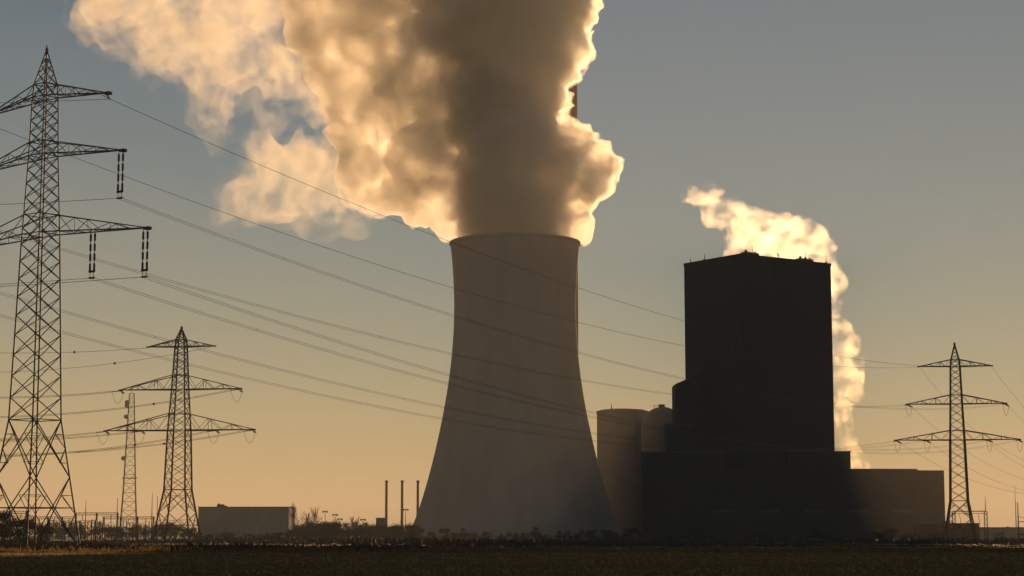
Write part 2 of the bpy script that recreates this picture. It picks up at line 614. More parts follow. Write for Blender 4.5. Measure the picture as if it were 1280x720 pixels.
# smaller stepped blocks further left
b0 = P(832, 531, 1235); b1 = P(866, 531, 1235)
lowb = empty("conveyor_house", (b0.x, 1235, 0))
tag(lowb, "dark stepped block in front of the domed silo", "building")
MB().box(0, b1.x - b0.x, 0, 12, 0, b0.z).build("wall", M['clad2'], lowb)
MB().box(-.4, b1.x - b0.x + .4, -.4, 12.4, b0.z + .003, b0.z + .8).build("roof", M['roof'], lowb)
b0 = P(803, 566, 1215); b1 = P(905, 566, 1215)
lowc = empty("ash_house", (b0.x, 1215, 0))
tag(lowc, "low dark block at the foot of the boiler house beside the silos", "building")
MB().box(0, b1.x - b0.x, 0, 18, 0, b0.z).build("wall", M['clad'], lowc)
MB().box(-.4, b1.x - b0.x + .4, -.4, 18.4, b0.z + .003, b0.z + .9).build("roof", M['roof'], lowc)
# stub at the right foot
b0 = P(985, 565, 1222); b1 = P(1063, 565, 1222)
stub = empty("stair_block", (b0.x, 1222, 0))
tag(stub, "short dark block at the right foot of the boiler house below the bright steam", "building")
MB().box(0, b1.x - b0.x, 0, 10, 0, b0.z).build("wall", M['clad2'], stub)
MB().box(-.3, b1.x - b0.x + .3, -.3, 10.3, b0.z + .003, b0.z + .7).build("roof", M['roof'], stub)
# turbine hall
h0 = P(850, 584, 1180); h1 = P(1180, 592, 1196)
hall = empty("turbine_hall", (h0.x, 1180, 0))
tag(hall, "long low dark turbine hall in front of the boiler house", "building")
W = h1.x - h0.x
HZ = P(1063, 587.5, 1190).z
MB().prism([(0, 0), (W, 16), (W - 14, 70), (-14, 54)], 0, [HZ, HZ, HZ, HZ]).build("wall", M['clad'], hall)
yl = lambda x: 16 * x / W
rb = MB()
for x0, x1 in ((W * .66, W * .792), (W * .80, W * .90)):
    rb.prism([(x0, yl(x0) + .4), (x1, yl(x1) + .4), (x1 - 6, yl(x1) + 24), (x0 - 6, yl(x0) + 24)], HZ + .004, HZ + 0.9)
rb.build("roof_vent", M['roof'], hall)
for k in range(5):
    x0 = 20 + k * 28
    MB().prism([(x0, yl(x0) - .25), (x0 + 14, yl(x0 + 14) - .25), (x0 + 14, yl(x0 + 14) - .02), (x0, yl(x0) - .02)], 16, 18).build("window", M['glass'], hall)
dr0 = W * .6
MB().prism([(dr0, yl(dr0) - .2), (dr0 + 6, yl(dr0 + 6) - .2), (dr0 + 6, yl(dr0 + 6) - .02), (dr0, yl(dr0) - .02)], 0, 6).build("door", M['clad2'], hall)

# low buildings on the far right
r0 = P(1150, 655, 820); r1 = P(1224, 655, 820)
low1 = empty("switchgear_house", (r0.x, 820, 0))
tag(low1, "small dark flat building directly behind the right pylon legs", "building")
MB().box(0, r1.x - r0.x, 0, 14, 0, r0.z).build("wall", M['clad2'], low1)
MB().box(-.3, r1.x - r0.x + .3, -.3, 14.3, r0.z + .003, r0.z + .4).box(10.5, 13.5, 3, 6, r0.z + .39, r0.z + 1.2).build("roof", M['roof'], low1)
r0 = P(1224, 660, 850); r1 = P(1420, 660, 850)
low2 = empty("warehouse", (r0.x, 850, 0))
tag(low2, "long low grey warehouse at the right edge with one dark gate", "building")
L2 = r1.x - r0.x
MB().box(0, L2, 0, 24, 0, r0.z).build("wall", M['hall'], low2)
MB().box(-.3, L2 + .3, -.3, 24.3, r0.z + .003, r0.z + .35).build("roof", M['roof'], low2)
gx = P(1242, 677, 850).x - r0.x; gx1 = P(1255, 677, 850).x - r0.x
MB().box(gx, gx1, -.2, -.02, 0, 3.4).build("gate", M['glass'], low2)
for k in range(7):
    x0 = gx1 + 6 + k * 8
    MB().box(x0, x0 + 3.5, -.15, -.02, 1.8, 3.0).build("window", M['glass'], low2)

# hall on the left horizon
hY = 1100
r0 = P(248, 634, hY); r1 = P(362, 634, hY)
lh = empty("industrial_hall", (r0.x, hY, 0), R(-3))
tag(lh, "plain grey box shaped hall with a small roof unit right of the second pylon", "building")
L3 = r1.x - r0.x
MB().box(0, L3, 0, 22, 0, r0.z).build("wall", M['hall'], lh)
MB().box(-.25, L3 + .25, -.25, 22.25, r0.z + .003, r0.z + .3).build("roof", M['roof'], lh)
x0 = P(270, 634, hY).x - r0.x; x1 = P(279, 634, hY).x - r0.x
MB().box(x0, x1, 3, 6, r0.z + .31, r0.z + 1.7).box(x0 + .4, x0 + 1.6, 3.3, 5, r0.z + 1.69, r0.z + 2.1).box(x1 + .02, x1 + 1.5, 3.4, 5.4, r0.z + .31, r0.z + .9).build("roof_unit", M['dark_steel'], lh)

# block with three slim stacks
sY = 1500
r0 = P(470, 648, sY); r1 = P(482, 648, sY)
eng = empty("engine_house", (r0.x, sY, 0))
tag(eng, "small square block left of the three slim stacks", "building")
MB().box(0, r1.x - r0.x, 0, 9, 0, r0.z).build("wall", M['clad2'], eng)
MB().box(-.3, r1.x - r0.x + .3, -.3, 9.3, r0.z + .003, r0.z + .5).build("roof", M['roof'], eng)
for px, wh in ((483.2, "leftmost"), (502.8, "middle"), (522.4, "rightmost")):
    top = P(px, 600.5, sY)
    st = empty("slim_stack", (top.x, sY, 0))
    tag(st, {"leftmost": "slim dark stack beside the square block, leftmost of three",
             "middle": "slim dark stack standing free, middle of the three",
             "rightmost": "slim dark stack overlapping the cooling tower edge, rightmost of three"}[wh], "stack", "slim stacks left of the cooling tower")
    MB().lathe([(1.35, 0), (1.05, 10), (.95, top.z - .4)], 16).build("shaft", M['stack'], st, True)
    MB().lathe([(.96, top.z - 1.8), (1.2, top.z - 1.8), (1.2, top.z), (.7, top.z)], 16, closed=True).build("cap", M['dark_steel'], st)


# ------------------------------------------------------------------ lattice pylons
def pylon(label, axis_px, Y, ang, peak_py, prof_px, kink_i, arms, base_py, leg_r, brace_r, ins_style, group, droop=0.0):
    """arms: list (tip_half_px, z_bottom_py, z_apex_py, inner(bool))"""
    ax = P(axis_px, base_py, Y).x
    root = empty("transmission_pylon", (ax, Y, 0), ang)
    tag(root, label, "pylon", group)
    ca = math.cos(R(45) - abs(ang))
    pz = []
    for py, hw in prof_px:                       # from base up
        z = max(P(640, py, Y).z, 0)
        pz.append((z, hw * px_scale(py, Y) / ca / math.sqrt(2)))
    pz[0] = (0.0, pz[0][1])
    peak = P(640, peak_py, Y).z

    def half(z):
        for (z0, a0), (z1, a1) in zip(pz, pz[1:]):
            if z0 <= z <= z1:
                return a0 + (a1 - a0) * (z - z0) / (z1 - z0)
        zt, at = pz[-1]
        return max(at * (peak - z) / (peak - zt), 0.05)

    def cn(k, z):
        a = half(z)
        sx, sy = ((1, 1), (-1, 1), (-1, -1), (1, -1))[k % 4]
        return Vector((sx * a, sy * a, z))
    zt = pz[-1][0]
    zk = pz[kink_i][0]
    nodes = [p[0] for p in pz] + [peak]
    for k in range(4):
        lm = MB()
        for z0, z1 in zip(nodes, nodes[1:]):
            e = Vector((0, 0, 1))
            q = cn(k, z1) if z1 < peak else Vector((0, 0, peak)) + (cn(k, zt).normalized() * 0.0)
            rr0 = leg_r * (1 if z0 < zk + 1 else .8)
            lm.bar(cn(k, z0), q, rr0)
        f0 = cn(k, 0)
        lm.box(f0.x - .45, f0.x + .45, f0.y - .45, f0.y + .45, -.3, .35)
        lm.build("leg", M['steel'], root)
    br = MB()

    def xface(k, z0, z1, r):
        br.bar(cn(k, z0), cn(k + 1, z1), r)
        br.bar(cn(k + 1, z0), cn(k, z1), r)
    # body panels
    z = zk
    panels = []
    while z < zt - 0.3:
        h = max(half(z) * 2 * 0.62, 0.9)
        z1 = min(z + h, zt)
        if zt - z1 < h * .4: z1 = zt
        panels.append((z, z1))
        z = z1
    for z0, z1 in panels:
        for k in range(4): xface(k, z0, z1, brace_r)
    # feet: two large crossed panels with horizontals and secondary bracing
    zm = zk * 0.56
    for k in range(4):
        xface(k, zm, zk, brace_r * 1.25)
        xface(k, 0, zm, brace_r * 1.25)
        for zz_ in (zk, zm * .58):
            br.bar(cn(k, zz_), cn(k + 1, zz_), brace_r * 1.3)
        for za, zb in ((0, zm), (zm, zk)):
            mid = (cn(k, (za + zb) / 2) + cn(k + 1, (za + zb) / 2)) / 2
            for kk in (k, k + 1):
                q1 = cn(kk, za + (zb - za) * .75)
                q2 = cn(kk, za + (zb - za) * .25)
                up = (cn(kk, zb) + mid) / 2; dn = (cn(kk, za) + mid) / 2
                br.bar(q1, up, brace_r * .75); br.bar(q2, dn, brace_r * .75)
                br.bar(cn(kk, (za + zb) / 2), up, brace_r * .75); br.bar(cn(kk, (za + zb) / 2), dn, brace_r * .75)
    # peak bracing
    hz = (peak - zt)
    for f0, f1 in ((0, .3), (.3, .55), (.55, .75)):
        for k in range(4): xface(k, zt + hz * f0, zt + hz * f1, brace_r * .8)
    for k in range(4):
        for tip_px, pb, pa, inner in arms:
            for pyy in (pb, pa):
                zz_ = P(640, pyy, Y).z
                br.bar(cn(k, zz_), cn(k + 1, zz_), brace_r * 1.2)
    br.build("bracing", M['steel'], root)
    cap = MB().ball((0, 0, peak), leg_r * 1.6).bar((0, 0, peak - 1.2), (0, 0, peak + .5), leg_r * .9)
    cap.build("peak_cap", M['steel'], root)
    att = {}
    rot = Matrix.Rotation(ang, 4, 'Z')
    wpos = lambda v: rot @ v + Vector((ax, Y, 0))
    for li, (tip_px, pb, pa, inner) in enumerate(arms):
        zb = P(640, pb, Y).z; za = P(640, pa, Y).z
        Lr = tip_px * px_scale(pb, Y) / math.cos(ang)
        for s in (-1, 1):
            am = MB()
            tip = Vector((s * Lr, 0, zb + .1 - droop))
            nd = 6 if Lr > 8 else 4
            kk = (0, 3) if s > 0 else (1, 2)
            lows = [cn(k, zb) for k in kk]; ups = [cn(k, za) for k in kk]
            for a_, b_ in zip(lows, ups):
                am.bar(a_, tip, leg_r * .75); am.bar(b_, tip, leg_r * .6)
                for i in range(nd):
                    f0 = i / nd; f1 = (i + 1) / nd
                    l0 = a_.lerp(tip, f0); l1 = a_.lerp(tip, f1); u0 = b_.lerp(tip, f0); u1 = b_.lerp(tip, f1)
                    if i % 2 == 0:
                        am.bar(u0, l1, brace_r * .8)
                    else:
                        am.bar(l0, u1, brace_r * .8)
                    if i in (2, 4): am.bar(l0, u0, brace_r * .8)
            for i in range(nd):
                f0 = i / nd; f1 = (i + 1) / nd
                am.bar(lows[i % 2].lerp(tip, f0), lows[(i + 1) % 2].lerp(tip, f1), brace_r * .8)
                am.bar(lows[0].lerp(tip, f1), lows[1].lerp(tip, f1), brace_r * .7)
            am.box(tip.x - .35, tip.x + .35, -.3, .3, tip.z - .22, tip.z + .12)
            am.build("crossarm", M['steel'], root)
            spots = [("o", tip.x - s * .35)]
            if inner: spots.append(("i", s * Lr * .50))
            zin = zb - droop * .45
            for tg, x in spots:
                key = (li, 'R' if s > 0 else 'L', tg)
                zz_ = (tip.z - .2) if tg == 'o' else zin - .1
                if ins_style == 'hang' and li > 0:
                    il = 4.7
                    im = MB()
                    for dx in (-.36, .36):
                        im.bar((x + dx, 0, zz_ + .2), (x + dx, 0, zz_ - il), .045, 5)
                        for q in range(4):
                            c0_ = zz_ - .15 - q * il * .25
                            im.lathe([(.06, c0_ - il * .25 + .22), (.13, c0_ - il * .25 + .25), (.13, c0_ - .1), (.06, c0_ - .06)], 7, x + dx, 0)
                    im.box(x - .5, x + .5, -.08, .08, zz_ - il - .12, zz_ - il + .12)
                    im.bar((x - .3, 0, zz_ - il - .1), (x - .3, 0, zz_ - il - .75), .05)
                    im.bar((x + .3, 0, zz_ - il - .1), (x + .3, 0, zz_ - il - .75), .05)
                    im.box(x - .42, x + .42, -.15, .15, zz_ - il - .85, zz_ - il - .68)
                    im.build("insulator", M['porcelain'], root)
                    att[key] = wpos(Vector((x, 0, zz_ - il - .78)))
                elif ins_style == 'hang':
                    im = MB().bar((x, 0, zz_ + .1), (x + s * .5, .2, zz_ - .55), .07, 5).bar((x - .7, 0, zz_ + .1), (x + s * .4, .2, zz_ - .5), .05, 5)
                    im.build("insulator", M['porcelain'], root)
                    att[key] = wpos(Vector((x + s * .5, .2, zz_ - .55)))
                else:
                    att[key] = wpos(Vector((x, 0, zz_)))
    return root, att, wpos


p1, A1, _ = pylon("tallest lattice pylon at left with long hanging insulators on sloping crossarms", 38.5, 228, -R(36), 62,
                  [(688, 60), (525, 31.5), (300, 23), (198, 17.8), (125, 15.6), (105, 13.8)], 1,
                  [(93, 122, 106, False), (117, 195, 178, False), (155, 293, 269, True)], 688, .125, .055, 'hang', None, 1.05)
p2, A2, W2 = pylon("medium lattice pylon left of the grey hall with three level crossarms and short insulator loops", 221, 530, R(-9), 410,
                   [(678, 27.5), (612, 15.5), (538, 13), (487, 9.6), (434, 7), (424, 5.8)], 1,
                   [(43, 433.5, 424.5, False), (78, 487, 469, False), (96, 538, 517, True)], 678, .25, .095, 'tension', None)
p3, A3, W3 = pylon("medium lattice pylon right of the turbine hall with three level crossarms", 1200.5, 560, R(-9), 430,
                   [(677, 22), (626, 12.2), (550, 10), (505, 8.2), (458, 6.6), (449, 5.4)], 1,
                   [(44.5, 458, 449.5, False), (60, 505, 493.5, False), (75, 550, 538, True)], 677, .24, .085, 'tension', None)


# ------------------------------------------------------------------ overhead wires
def caten(p, q, sag, n=48):
    return [p.lerp(q, i / n) - Vector((0, 0, 4 * sag * (i / n) * (1 - i / n))) for i in range(n + 1)]


def wire(p, q, sag, label, group, r=.04, twin=.4, balls=()):
    pts = caten(p, q, sag)
    m = MB()
    d = Vector((0, 0, twin / 2))
    if twin:
        m.tube([a + d for a in pts], r, 4).tube([a - d for a in pts], r, 4)
        for i in range(4, len(pts) - 1, 8):
            m.bar(pts[i] + d, pts[i] - d, r * 1.2)
    else:
        m.tube(pts, r, 4)
    o = m.build("overhead_wire", M['wire'])
    tag(o, label, "power line", group)
    for f in balls:
        i = int(f * 48)
        MB().ball(pts[i], .35).build("marker_ball", M['dark_steel'], o)
    return o


NM = {0: "top", 1: "middle", 2: "lowest"}
grpA = "wires from the tall left pylon to the right pylon"
SAG = {(0, 'R', 'o'): 9.5, (0, 'L', 'o'): 9.0, (1, 'R', 'o'): 9.7, (1, 'L', 'o'): 8.0, (2, 'R', 'o'): 10.5, (2, 'R', 'i'): 9.6, (2, 'L', 'i'): 9.3, (2, 'L', 'o'): 9.3}
for key in A1:
    li, s, tg = key
    side = "right" if s == 'R' else "left"
    inn = ("inner " if tg == 'i' else "outer ") if li == 2 else ""
    wire(A1[key], A3[key] - Vector((0, 0, 0)), SAG[key],
         f"long wire from the {NM[li]} {inn}{side} arm of the tall pylon to the right pylon", grpA, (.022 if li else .03), .25 if li else 0)
    # next span, leaving the picture on the left
    d = Vector((-.93, -.36, 0)) * 260
    wire(A1[key], A1[key] + d + Vector((0, 0, -4)), 7.0,
         f"level wire leaving the {NM[li]} {inn}{side} arm of the tall pylon towards the left edge", "wires leaving the tall pylon to the left", .028, 0)


def tension_sets(root, att, wpos, ang, dirs):
    """insulator strings along the wire directions and a drooping jumper under each arm end; returns wire ends"""
    inv = Matrix.Rotation(-ang, 4, 'Z')
    ends = {}
    loc0 = root.location
    for key, w in att.items():
        base = inv @ (w - loc0)
        es = []
        for d in dirs:
            dl = inv @ Vector(d)
            e = base + dl * (2.6 if key[0] else .5)
            if key[0]:
                im = MB()
                for off in (-.22, .22):
                    o_ = Vector((off, 0, 0))
                    im.bar(base + o_, e + o_, .05, 5)
                    for q in range(5):
                        c = base.lerp(e, .15 + q * .16) + o_
                        im.bar(c, c + dl * .28, .14, 6)
                im.build("insulator", M['porcelain'], root)
            es.append(e)
        if key[0]:
            pts = caten(es[0], es[1], 3.0, 14)
            MB().tube(pts, .045, 5).build("jumper", M['wire'], root)
        ends[key] = [Matrix.Rotation(ang, 4, 'Z') @ e + loc0 for e in es]
    return ends


E2 = tension_sets(p2, A2, W2, R(-9), [Vector((-.95, -.1, -.12)), Vector((.1, .9, -.25))])
E3 = tension_sets(p3, A3, W3, R(-9), [Vector((-.46, -.88, -.1)), Vector((.6, .75, -.22))])

# line of the second pylon towards the left
for key, (e, e2) in E2.items():
    li, s, tg = key
    side = "right" if s == 'R' else "left"
    inn = ("inner " if tg == 'i' else "outer ") if li == 2 else ""
    if s == 'L':
        far = P(-190, {0: 429, 1: 486, 2: 540}[li] + (4 if tg == 'i' else 0), 512)
        sg = 2.0
    else:
        far = P(-190, {0: 455, 1: 512, 2: 556}[li] + (4 if tg == 'i' else 0), 575)
        sg = 4.5
    wire(e, far, sg, f"faint wire from the {NM[li]} {inn}{side} arm of the medium pylon to the left edge", "wires of the medium pylon", .05, 0.3 if li else 0,
         (.25,) if (li == 0) else ((.2,) if s == 'R' else ()))
# spans falling from the right pylon to the gantry beyond the right edge
for key, (e, e2) in E3.items():
    li, s, tg = key
    side = "right" if s == 'R' else "left"
    inn = ("inner " if tg == 'i' else "outer ") if li == 2 else ""
    k = {(0, 'L'): 0, (0, 'R'): 3, (1, 'L'): 1, (1, 'R'): 4, (2, 'L'): 2, (2, 'R'): 5}[(li, s)]
    tx = (1330 + 20 * k + (9 if tg == 'i' else 0))
    far = P(tx, (600 if s == 'L' else 606) + 6 * li, 640)
    wire(e2, far, 7.0 if s == 'L' else 4.0, f"drooping wire from the {NM[li]} {inn}{side} arm of the right pylon to right edge", "wires falling from the right pylon", .035, 0)


# ------------------------------------------------------------------ telecom mast (hazy, far left)
mY = 1600
MK = mY / 1100.0
mx = P(160.5, 660, mY).x
mast = empty("telecom_mast", (mx, mY, 0), R(8))
tag(mast, "faint slender lattice radio mast with small dish drums behind the medium pylon", "mast")
zt_ = P(640, 492, mY).z


def mh(z):
    zk_ = P(640, 612, mY).z
    if z < zk_: return (4.9 - (4.9 - 3.4) * z / zk_) * MK
    return (3.4 - (3.4 - 1.3) * (z - zk_) / (zt_ - zk_)) * MK


mb = MB()
nz_ = 16
for k in range(4):
    c = lambda kk, z: Vector((mh(z) * (1, -1, -1, 1)[kk % 4], mh(z) * (1, 1, -1, -1)[kk % 4], z))
    for i in range(nz_):
        z0 = zt_ * i / nz_; z1 = zt_ * (i + 1) / nz_
        mb.bar(c(k, z0), c(k, z1), .34)
        mb.bar(c(k, z0), c(k + 1, z1), .12); mb.bar(c(k + 1, z0), c(k, z1), .12)
        mb.bar(c(k, z1), c(k + 1, z1), .14)
mb.build("lattice", M['steel'], mast)
MB().bar((0, 0, zt_), (0, 0, zt_ + 5), .18).build("antenna", M['steel'], mast)
for py, sx in ((503, -1), (521, -1), (507, -1), (573, -1)):
    z = P(640, py, mY).z
    MB().bar((sx * (mh(z) + 1.6), -.6, z), (sx * (mh(z) + 1.6), .9, z), 1.9, 14).bar((sx * mh(z), 0, z), (sx * (mh(z) + 1.6), 0, z), .2).build("dish_antenna", M['stack'], mast)
z = P(640, 598, mY).z
MB().box(-mh(z) - 1.6, mh(z) + 1.6, -mh(z) - 1.6, mh(z) + 1.6, z, z + .5).build("platform", M['steel'], mast)

# ------------------------------------------------------------------ substation on the left
gY = 700


def gantry(px0, px1, py, Y, posts, label, rr_=.16):
    a = P(px0, py, Y); b = P(px1, py, Y)
    root = empty("switchyard_gantry", (a.x, Y, 0))
    tag(root, label, "gantry", "gantries of the switchyard")
    Lg = b.x - a.x
    m = MB()
    m.bar((0, -.4, a.z), (Lg, -.4, a.z), .13).bar((0, .4, a.z), (Lg, .4, a.z), .13).bar((0, 0, a.z - .8), (Lg, 0, a.z - .8), .13)
    nn = max(int(Lg / 1.4), 2)
    for i in range(nn):
        x0 = Lg * i / nn; x1 = Lg * (i + 1) / nn
        m.bar((x0, -.4, a.z), (x1, 0, a.z - .8), .07).bar((x1, 0, a.z - .8), (x1, .4, a.z), .07)
    m.build("beam", M['steel'], root)
    for p in posts:
        x = P(p, py, Y).x - a.x
        MB().bar((x - .45, 0, 0), (x - .12, 0, a.z - .1), rr_).bar((x + .45, 0, 0), (x + .12, 0, a.z - .1), rr_).bar((x - .4, 0, a.z * .45), (x + .4, 0, a.z * .45), .08).build("post", M['steel'], root)
    # hanging insulators
    for k in range(3):
        x = Lg * (k + .5) / 3
        MB().bar((x, 0, a.z - .8), (x, 0, a.z - 2.6), .12, 6).build("insulator", M['porcelain'], root)
    return root


gantry(94, 148, 641, 705, (95, 121, 147), "high switchyard gantry just right of the tall pylon foot")
gantry(128, 193, 646, 720, (130, 151, 172, 192), "long lower gantry left of the medium pylon foot")
gantry(-12, 34, 639, 690, (-10, 12, 33), "gantry at the left edge behind the tall pylon legs")
gantry(40, 96, 646, 730, (42, 60, 78, 95), "low gantry seen between the tall pylon legs")
gantry(60, 120, 651, 690, (62, 80, 100, 119), "lowest gantry in front of the brush near the tall pylon")
for px, py, lab in ((107.5, 625, "thin lightning rod nearest the tall pylon foot"), (147, 622, "thin lightning rod beside the radio mast foot"),
                    (190.5, 616, "tallest thin lightning rod just left of the medium pylon foot"), (197, 620, "thin lightning rod touching the medium pylon leg")):
    tp = P(px, py, 710)
    rd = MB().bar((0, 0, 0), (0, 0, tp.z * .6), .2, 6, .14).bar((0, 0, tp.z * .6), (0, 0, tp.z), .13, 6, .07)
    o = rd.build("lightning_rod", M['steel'], loc=(tp.x, 710, 0))
    tag(o, lab, "lightning rod", "lightning rods of the left switchyard")
# posts and apparatus of the switchyard
prng = random.Random(11)
ap = empty("disconnector_stand", (P(104, 660, 715).x, 715, 0))
tag(ap, "slim switchyard apparatus stand with a porcelain post on top", "switchgear", "apparatus stands in the left switchyard")
MB().bar((-.6, 0, 0), (-.6, 0, 4.4), .12).bar((.6, 0, 0), (.6, 0, 4.4), .12).bar((-.9, 0, 4.4), (.9, 0, 4.4), .14).build("frame", M['steel'], ap)
MB().bar((-.6, 0, 4.4), (-.6, 0, 6.6), .16, 6).bar((.6, 0, 4.4), (.6, 0, 6.6), .16, 6).bar((-.7, 0, 6.65), (.7, 0, 6.65), .07).build("insulator", M['porcelain'], ap)
kids = children_of(ap)
for px in (64, 72, 84, 91, 112, 117, 126, 134, 141, 156, 164, 178, 184):
    Y = 700 + prng.uniform(0, 30)
    copy_tree(ap, kids, (P(px, 660, Y).x, Y, 0), prng.uniform(-.2, .2), prng.uniform(.85, 1.15))

# right hand portal and masts
rY = 600
a = P(1192, 639, rY); b = P(1232, 639, rY)
por = empty("line_portal", (a.x, rY, 0))
tag(por, "steel line portal with a level beam right of the right pylon foot", "gantry")
Lg = b.x - a.x
MB().bar((-.2, 0, a.z), (Lg + .2, 0, a.z), .2).bar((-.2, 0, a.z - .7), (Lg + .2, 0, a.z - .7), .1).build("beam", M['dark_steel'], por)
for x in (0, Lg):
    pm = MB()
    for sx, sy in ((-1, -1), (1, -1), (1, 1), (-1, 1)):
        pm.bar((x + sx * .5, sy * .5, 0), (x + sx * .4, sy * .4, a.z), .07)
    for i in range(6):
        z0 = a.z * i / 6; z1 = a.z * (i + 1) / 6
        pm.bar((x - .5, -.5, z0), (x + .5, -.5, z1), .05).bar((x + .5, .5, z0), (x - .5, .5, z1), .05).bar((x - .5, .5, z0), (x - .5, -.5, z1), .05)
    pm.build("post", M['dark_steel'], por)
for k in range(3):
    x = Lg * (k + .6) / 3.4
    MB().bar((x, 0, a.z - .7), (x + .5, 0, a.z - 4), .07, 5).bar((x + .5, 0, a.z - 4), (x, 0, a.z - 7), .04, 4).build("dropper", M['porcelain'], por)
lp = P(1230.5, 621, rY)
tag(MB().bar((Lg, .0, a.z + .2), (Lg, .0, a.z + 4.6), .14, 5, .05).build("spike", M['dark_steel'], por))
tm = P(1272, 628, 640)
rm = empty("line_post", (tm.x, 640, 0))
tag(rm, "dark post with a side arm at the far right edge", "post")
MB().bar((0, 0, 0), (0, 0, tm.z), .32, 6, .14).build("pole", M['dark_steel'], rm)
MB().bar((0, 0, tm.z - 6.4), (14, 0, tm.z - 6.4), .18).bar((0, 0, tm.z - 4.6), (6, 0, tm.z - 6.3), .09).build("side_arm", M['dark_steel'], rm)
tm = P(1268.5, 606, 900)
o = MB().bar((0, 0, 0), (0, 0, tm.z * .7), .3, 6, .16).bar((0, 0, tm.z * .7), (0, 0, tm.z), .12, 5, .06).build("antenna_rod", M['steel'], loc=(tm.x, 900, 0))
tag(o, "faint hair thin rod rising behind the warehouse near the right edge", "rod")
# floodlight poles in the middle distance
for px, py, lab in ((406.5, 639, "tallest floodlight pole right of the bare trees"), (419, 643, "second floodlight pole above the dark round bush"),
                    (425, 648.5, "short floodlight pole right of the dark round bush"), (453.5, 649, "floodlight pole left of the square block"), (507, 636.5, "floodlight pole between the slim stacks")):
    Y = 1050
    tp = P(px, py, Y)
    fl = empty("floodlight_pole", (tp.x, Y, 0))
    tag(fl, lab, "light pole", "floodlight poles before the cooling tower")
    MB().bar((0, 0, 0), (0, 0, tp.z), .22, 6, .13).build("pole", M['dark_steel'], fl)
    MB().box(-1.5, 1.5, -.25, .25, tp.z - .3, tp.z + .15).build("lamp_bar", M['dark_steel'], fl)
    lbar = [o for o in children_of(fl) if o.name.startswith("lamp_bar")][0]
    for x0 in (-1.5, .7):
        MB().box(x0, x0 + .8, -.5, .3, tp.z - .8, tp.z - .302).build("lamp", M['glass'], lbar)


# ------------------------------------------------------------------ trees
def make_bare(seed, h, spread, dense=1.0, upright=.5):
    rr_ = random.Random(seed)
    tr = MB(); cr = MB()

    def grow(p, d, L, r, lev):
        q = p
        dd_ = d.copy()
        seg = 3
        for i in range(seg):
            dd_ = (dd_ + Vector((rr_.uniform(-1, 1), rr_.uniform(-1, 1), rr_.uniform(-.3, .6))) * .16).normalized()
            q2 = q + dd_ * (L / seg)
            r2 = r * (1 - .25)
            (tr if lev < 2 else cr).bar(q, q2, r, 5 if lev < 2 else 3, r2)
            q, r = q2, r2
            if lev < 4 and (i > 0 or lev > 0):
                for _ in range(int(2 * dense) if lev < 3 else 2):
                    if rr_.random() < .85:
                        a = rr_.uniform(0, 2 * math.pi)
                        side = Vector((math.cos(a), math.sin(a), 0))
                        nd_ = (dd_ * upright + side * spread + Vector((0, 0, .25))).normalized()
                        grow(q, nd_, L * rr_.uniform(.5, .72), max(r * .6, .018), lev + 1)
    grow(Vector((0, 0, 0)), Vector((0, 0, 1)), h * .5, h * .02, 0)
    return tr, cr


def make_bush(seed, h, w, nleaf=2600):
    rr_ = random.Random(seed)
    tr = MB(); cr = MB()
    cl = []
    for k in range(rr_.randint(9, 13)):
        a = rr_.uniform(0, 6.28); rad = w * .5 * rr_.random() ** .6
        zc = h * rr_.uniform(.25, .82) * (1 - .35 * (rad / (w * .5)) ** 2)
        c = Vector((math.cos(a) * rad, math.sin(a) * rad, zc))
        cl.append((c, h * rr_.uniform(.13, .24)))
        tr.bar((c.x * .15, c.y * .15, -.1), c, h * .016, 4, h * .004)
    for k in range(14):
        a = rr_.uniform(0, 6.28)
        tr.bar((0, 0, h * .3), (math.cos(a) * w * .45, math.sin(a) * w * .45, h * rr_.uniform(.6, 1.08)), h * .006, 3, h * .002)
    for i in range(nleaf):
        c, r = rr_.choice(cl)
        v = Vector((rr_.gauss(0, 1), rr_.gauss(0, 1), rr_.gauss(0, .8)))
        p = c + v * r * .55
        if p.z < 0: continue
        s = h * .022 * rr_.uniform(.6, 1.5)
        u = Vector((rr_.uniform(-1, 1), rr_.uniform(-1, 1), rr_.uniform(-1, 1))).normalized() * s
        t_ = u.orthogonal() * rr_.uniform(.5, 1.0)
        cr.tri(p - u, p + u, p + t_)
    return tr, cr


protos = {}


def proto(kind, name, seeds, maker, cmat):
    protos[kind] = []
    for s_ in seeds:
        tr, cr = maker(s_)
        root = empty(name, (0, -4000, 0))
        a = tr.build("trunk", M['bark'], root)
        b = cr.build("crown", cmat, root)
        protos[kind].append((root, [a, b]))


proto('bare', "bare_tree", (1, 2, 3, 4), lambda s_: make_bare(s_, 10, .75, 1.0, .55), M['twig'])
proto('slim', "slim_tree", (5, 6), lambda s_: make_bare(s_, 10, .32, 1.0, .9), M['twig'])
proto('bush', "bushy_tree", (21, 22, 23), lambda s_: make_bush(s_, 10, 11, 4200), M['leaf'])
proto('shrub', "shrub", (31, 32), lambda s_: make_bush(s_, 10, 15, 3800), M['twig'])
used = set()


def plant(kind, px, top_py, Y, label, group, wide=1.0, k=None):
    lst = protos[kind]
    k = rng.randrange(len(lst)) if k is None else k
    root, kids_ = lst[k]
    tp = P(px, top_py, Y)
    s_ = tp.z / 10.0
    if (kind, k) not in used:
        used.add((kind, k)); o = root
        o.location = (tp.x, Y, 0); o.rotation_euler = (0, 0, rng.uniform(0, 6)); o.scale = (s_ * wide, s_ * wide, s_)
    else:
        o = copy_tree(root, kids_, (tp.x, Y, 0), rng.uniform(0, 6), (s_ * wide, s_ * wide, s_))
    if kind in ('bare', 'slim'): o.scale = (s_ * wide * .95, s_ * wide * .95, s_ * .95)
    tag(o, label, "tree" if kind != 'shrub' else "shrub", group)
    return o


